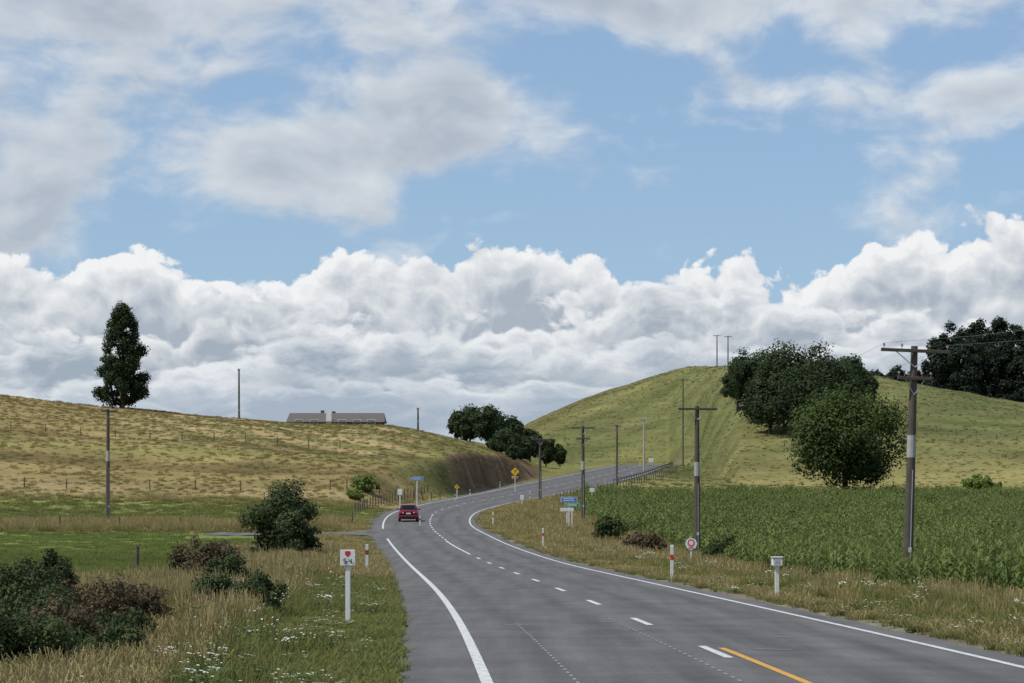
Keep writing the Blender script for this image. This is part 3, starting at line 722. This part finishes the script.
mb.obj('windows',e); mb=MB(); mb.box((-1.2,-dp/2+.38,1.05),(.95,.06,2.05),'white'); mb.obj('door',e)
# ---------------------------------------------------------------- car (rear towards camera)
ce=bpy.data.objects.new('red_car',None); scene.collection.objects.link(ce)
cy=217.0; cx=(408.5-UC)/F*cy; ce.location=(cx,cy,roadz(cx,cy)+.005); ce.rotation_euler=(math.atan(.03),0,.04)
def loft(secs,mat,name,smooth=True):
    mb=MB(); vs=[];n=None
    for y,pr in secs:
        full=[(x,y,z) for x,z in pr]+[(-x,y,z) for x,z in reversed(pr)]
        n=len(full); vs+=full
    fs=[]
    for i in range(len(secs)-1):
        for k in range(n): fs.append((i*n+k,i*n+(k+1)%n,(i+1)*n+(k+1)%n,(i+1)*n+k))
    fs.append(tuple(range(n))); fs.append(tuple(range((len(secs)-1)*n+n-1,(len(secs)-1)*n-1,-1)))
    mb.add(vs,fs,mat); return mb.obj(name,ce,smooth)
def bp_(w,zb,zt): return [(w*.86,zb),(w*.97,zb+.10),(w,zb+.28),(w*.985,zt-.22),(w*.93,zt-.05),(w*.80,zt)]
loft([(-2.15,bp_(.76,.34,.88)),(-2.08,bp_(.82,.28,.98)),(-1.7,bp_(.86,.22,1.03)),(-.8,bp_(.875,.20,.98)),(.6,bp_(.875,.20,.96)),(1.4,bp_(.86,.22,.90)),(1.95,bp_(.80,.26,.80)),(2.15,bp_(.70,.32,.68))],'carred','body')
def cp(wb_,wt,zb,zt): return [(wb_,zb),(wb_*.97,zb+.05),(wt+.04,zt-.08),(wt,zt-.03),(wt*.8,zt)]
loft([(-1.75,cp(.72,.70,.99,1.04)),(-1.15,cp(.76,.62,.96,1.38)),(.15,cp(.77,.62,.94,1.42)),(.5,cp(.77,.62,.93,1.36)),(1.15,cp(.72,.69,.90,.96))],'glass','windows')
loft([(-1.22,[(.60,1.375),(.57,1.40),(.3,1.415)]),(-.8,[(.62,1.41),(.58,1.435),(.3,1.45)]),(.1,[(.62,1.425),(.58,1.45),(.3,1.465)]),(.48,[(.60,1.37),(.57,1.39),(.3,1.41)])],'carred','roof')
mb=MB()
for sx in(-1,1):
    for a_,b_ in(((.725*sx,-1.74,1.03),(.625*sx,-1.16,1.39)),((.785*sx,-.25,.97),(.645*sx,-.2,1.40)),((.735*sx,1.12,.97),(.64*sx,.48,1.37)),((.77*sx,-1.3,.97),(.65*sx,-1.0,1.39))):
        mb.tube([a_,b_],.035,'carred',6)
mb.obj('pillars',ce)
mb=MB(); mb.box((0,-2.17,.48),(1.56,.14,.20),'carred',.04); mb.box((0,-2.15,.33),(1.3,.12,.12),'black',.02); mb.obj('rear_bumper',ce)
mb=MB()
for sx in(-1,1): mb.box((sx*.62,-2.115,.80),(.30,.10,.16),'tail',.03); mb.box((sx*.45,-2.13,.78),(.10,.08,.09),'white',.01)
mb.obj('tail_lamps',ce)
mb=MB(); mb.box((0,-2.165,.72),(.42,.02,.12),'white',.005); mb.obj('number_plate',ce)
mb=MB()
for sx in(-1,1): mb.box((sx*.94,.65,1.0),(.18,.10,.12),'carred',.03)
mb.obj('wing_mirrors',ce)
mb=MB()
for sx in(-1,1):
    for yy_ in(-1.3,1.35):
        mb.tube([(sx*.66,yy_,.31),(sx*.69,yy_,.31),(sx*.84,yy_,.31),(sx*.87,yy_,.31)],[.27,.31,.31,.28],'rubber',20)
        mb.tube([(sx*.865,yy_,.31),(sx*.885,yy_,.31)],[.19,.17],'chrome',14)
mb.obj('wheels',ce)
# ---------------------------------------------------------------- camera, sun
cam=bpy.data.cameras.new('camera'); co=bpy.data.objects.new('camera',cam); scene.collection.objects.link(co)
cam.sensor_width=36; cam.lens=F/1024*36; cam.shift_y=(VH-341.5)/1024; cam.clip_end=20000; cam.clip_start=.1
co.location=(0,0,H); co.rotation_euler=(math.radians(90),0,0); scene.camera=co
SE,SR=math.radians(56),math.radians(-115)
sp_=Vector((math.cos(SE)*math.sin(SR),math.cos(SE)*math.cos(SR),math.sin(SE)))
sl=bpy.data.lights.new('sun','SUN'); sl.energy=3.6; sl.angle=math.radians(.5); sl.color=(1,.95,.87)
so=bpy.data.objects.new('sun',sl); scene.collection.objects.link(so); so.rotation_euler=(-sp_).to_track_quat('-Z','Y').to_euler(); so.location=(0,0,100)
# ---------------------------------------------------------------- world
wd=bpy.data.worlds.new('World'); scene.world=wd; wd.use_nodes=True; nt=wd.node_tree; N=nt.nodes; L=nt.links; N.clear()
try: wd.cycles.sampling_method='MANUAL'; wd.cycles.sample_map_resolution=256
except Exception as ex: print(ex)
out=N.new('ShaderNodeOutputWorld')
sky=N.new('ShaderNodeTexSky'); sky.sky_type='NISHITA'; sky.sun_disc=False; sky.sun_elevation=SE; sky.sun_rotation=SR; sky.air_density=1; sky.dust_density=.6; sky.ozone_density=1.5
def setin(s,v):
    if isinstance(v,(int,float)): s.default_value=v
    elif isinstance(v,tuple): s.default_value=v
    else: L.new(v,s)
def m(op,a,b=None,c=None,clamp=False):
    n=N.new('ShaderNodeMath'); n.operation=op; n.use_clamp=clamp; setin(n.inputs[0],a)
    if b is not None: setin(n.inputs[1],b)
    if c is not None: setin(n.inputs[2],c)
    return n.outputs[0]
def ss(x,a,b):
    n=N.new('ShaderNodeMapRange'); n.interpolation_type='SMOOTHSTEP'; setin(n.inputs[0],x); n.inputs[1].default_value=a; n.inputs[2].default_value=b; return n.outputs[0]
def comb(x,y,z):
    n=N.new('ShaderNodeCombineXYZ'); setin(n.inputs[0],x);setin(n.inputs[1],y);setin(n.inputs[2],z); return n.outputs[0]
def vadd(a,b):
    n=N.new('ShaderNodeVectorMath'); n.operation='ADD'; setin(n.inputs[0],a); setin(n.inputs[1],b); return n.outputs[0]
def vscale(a,k):
    n=N.new('ShaderNodeVectorMath'); n.operation='SCALE'; setin(n.inputs[0],a); setin(n.inputs['Scale'],k); return n.outputs[0]
def noise(vec,scale,detail,rough=.55,out_='Fac'):
    n=N.new('ShaderNodeTexNoise'); n.noise_dimensions='2D'; setin(n.inputs['Vector'],vec); n.inputs['Scale'].default_value=scale; n.inputs['Detail'].default_value=detail; n.inputs['Roughness'].default_value=rough; return n.outputs[out_]
def voro1(vec,scale):
    n=N.new('ShaderNodeTexVoronoi'); n.voronoi_dimensions='2D'; n.feature='F1'; setin(n.inputs['Vector'],vec); n.inputs['Scale'].default_value=scale; n.inputs['Detail'].default_value=0; d=n.outputs['Distance']
    return m('SUBTRACT',1.0,m('MULTIPLY',d,d))
def mixc(f,a,b):
    n=N.new('ShaderNodeMix'); n.data_type='RGBA'; n.clamp_factor=True; setin(n.inputs['Factor'],f); setin(n.inputs['A'],a); setin(n.inputs['B'],b); return n.outputs['Result']
def bgn(c):
    b_=N.new('ShaderNodeBackground'); L.new(c,b_.inputs[0]); return b_.outputs[0]
def mixs(f,a,b):
    n=N.new('ShaderNodeMixShader'); L.new(f,n.inputs[0]); L.new(a,n.inputs[1]); L.new(b,n.inputs[2]); return n.outputs[0]
tc=N.new('ShaderNodeTexCoord'); sx=N.new('ShaderNodeSeparateXYZ'); L.new(tc.outputs['Generated'],sx.inputs[0])
az=m('ARCTAN2',sx.outputs[0],sx.outputs[1]); el=m('ARCSINE',sx.outputs[2])
px=m('MULTIPLY',az,2.5); py=m('MULTIPLY',el,2.5)
p=comb(px,py,0.0)
skyc=vscale(sky.outputs[0],.10)
gm_=N.new('ShaderNodeVectorMath'); gm_.operation='MULTIPLY'; L.new(skyc,gm_.inputs[0]); gm_.inputs[1].default_value=(.80,.95,1.12)
skycol=mixc(.42,gm_.outputs[0],(.40,.55,.74,1))
hn=noise(comb(px,m('MULTIPLY',py,2.0),0.0),1.3,2,.55)
colhi=mixc(m('MULTIPLY',ss(hn,.5,.62),.7),skycol,(.64,.68,.73,1))
wv=vscale(noise(p,4.0,2,.55,'Color'),.08)
pw=vadd(p,wv)
pst=N.new('ShaderNodeMapping'); pst.inputs['Scale'].default_value=(1.0,1.8,1); L.new(pw,pst.inputs[0])
n1=noise(pst.outputs[0],5.5,7,.55)
n1b=noise(vadd(pst.outputs[0],(-.012,.03,0.0)),5.5,4,.55)
cov=None
for (u,v,ru,rv,a) in ((60,15,200,65,.30),(180,145,300,62,.26),(400,140,150,42,.16),(620,8,280,38,.21),(900,0,260,42,.20),(755,95,48,18,.25),(995,105,50,26,.27),(468,100,48,38,.24),(10,225,60,40,.34),(490,217,90,10,.10),(578,192,22,10,.13),(700,120,250,30,.02),(880,100,60,20,.06),(310,165,60,30,.06)):
    dx=m('MULTIPLY',m('SUBTRACT',px,(u-512)/1000.0),1000.0/ru); dy=m('MULTIPLY',m('SUBTRACT',py,(517-v)/1000.0),1000.0/rv)
    g_=m('MULTIPLY',m('EXPONENT',m('MULTIPLY',m('ADD',m('MULTIPLY',dx,dx),m('MULTIPLY',dy,dy)),-1.0)),a)
    cov=g_ if cov is None else m('ADD',cov,g_)
hi=m('MULTIPLY',ss(py,.55,.9),.15); cov=m('ADD',cov,hi)
dens=m('ADD',n1,cov)
um=m('MULTIPLY',ss(dens,.52,.78),.90)
sh=m('ADD',m('MULTIPLY',m('SUBTRACT',n1,n1b),2.6),.52)
sh=m('SUBTRACT',sh,m('MULTIPLY',ss(dens,.66,.92),.45))
ucol=mixc(m('ADD',sh,m('MULTIPLY',ss(px,-.5,.3),.15),clamp=True),(.45,.505,.575,1),(.75,.785,.82,1))
colmid=mixc(um,skycol,ucol)
LX,LY=-.35,.85
def curve(pts):
    fc=N.new('ShaderNodeFloatCurve'); c=fc.mapping.curves[0]; setin(fc.inputs['Value'],m('ADD',m('MULTIPLY',px,1.0),.5,clamp=True))
    pts=[((u-12)/1000.0,(517-v)/1000.0) for u,v in pts]
    c.points[0].location=pts[0]; c.points[1].location=pts[-1]
    for q in pts[1:-1]: c.points.new(*q)
    fc.mapping.use_clip=False; fc.mapping.update(); return fc.outputs[0]
def billow(q,s,o3=True):
    r=m('ADD',m('MULTIPLY',voro1(q,s),.56),m('MULTIPLY',voro1(vadd(q,(3.1,1.7,0.0)),s*2.4),.30))
    return m('ADD',r,m('MULTIPLY',voro1(vadd(q,(1.1,5.7,0.0)),s*5.3),.14)) if o3 else m('ADD',r,.12)
def rank(back,top,scale,asp,amp,seed,depth,soft,white,grey,k=3.0,full=True,lowa=1.1):
    w_=vscale(noise(vadd(p,(seed,0.0,0.0)),scale*1.2,2,.55,'Color'),.30/scale)
    q=vadd(vadd(p,w_),(seed*1.7,seed,0.0)); mp=N.new('ShaderNodeMapping'); mp.inputs['Scale'].default_value=(1,asp,1); L.new(q,mp.inputs[0]); q=mp.outputs[0]
    b0=billow(q,scale,full); b1=billow(vadd(q,(LX*.16/scale,LY*.16/scale,0.0)),scale,full)
    fn=noise(q,scale*4,4,.65)
    h=m('ADD',m('SUBTRACT',top,py),m('ADD',m('MULTIPLY',m('SUBTRACT',b0,.80),amp),m('MULTIPLY',m('SUBTRACT',fn,.5),amp*.30)))
    mask=ss(h,0,soft)
    emb=m('MULTIPLY',m('SUBTRACT',b0,b1),k)
    low=noise(vadd(p,(seed*3,1.0,0.0)),scale*.45,2,.55)
    t=m('ADD',m('ADD',m('MULTIPLY',ss(h,0,depth),.80),m('MULTIPLY',m('SUBTRACT',low,.5),lowa)),m('SUBTRACT',m('MULTIPLY',m('SUBTRACT',fn,.5),.35),emb),clamp=True)
    return mixs(mask,back,bgn(mixc(t,white,grey)))
mid=bgn(colmid)
top1=curve([(12,262),(60,258),(110,248),(175,236),(215,258),(250,280),(300,275),(345,260),(400,272),(440,256),(500,246),(560,262),(625,272),(665,282),(710,262),(770,266),(830,272),(860,248),(900,238),(945,230),(985,220),(1012,232)])
col=rank(mid,top1,11,1.1,.105,.3,.070,.008,(.88,.89,.90,1),(.40,.46,.535,1),2.2)
def lvl(v,a,sd,sc=3.0): return m('ADD',(517-v)/1000.0,m('MULTIPLY',m('SUBTRACT',noise(comb(px,sd,0.0),sc,2,.5),.5),a))
col=rank(col,lvl(310,.16,2.0),12,1.5,.09,1.3,.050,.012,(.82,.84,.86,1),(.37,.43,.505,1),2.0)
col=rank(col,lvl(346,.11,5.0,4),12,2.2,.065,2.1,.036,.012,(.78,.81,.84,1),(.35,.42,.50,1),1.4,False,1.4)
col=rank(col,lvl(378,.06,8.0,5),13,3.0,.045,3.7,.026,.012,(.74,.78,.82,1),(.38,.455,.545,1),1.0,False,1.4)
s1=mixs(m('GREATER_THAN',py,.36),col,mid)
s2=mixs(ss(py,.62,.80),s1,bgn(colhi))
s3=mixs(m('LESS_THAN',py,-.01),s2,bgn(comb(.20,.21,.18)))
L.new(s3,out.inputs[0])
print('T done',time.time()-t00)
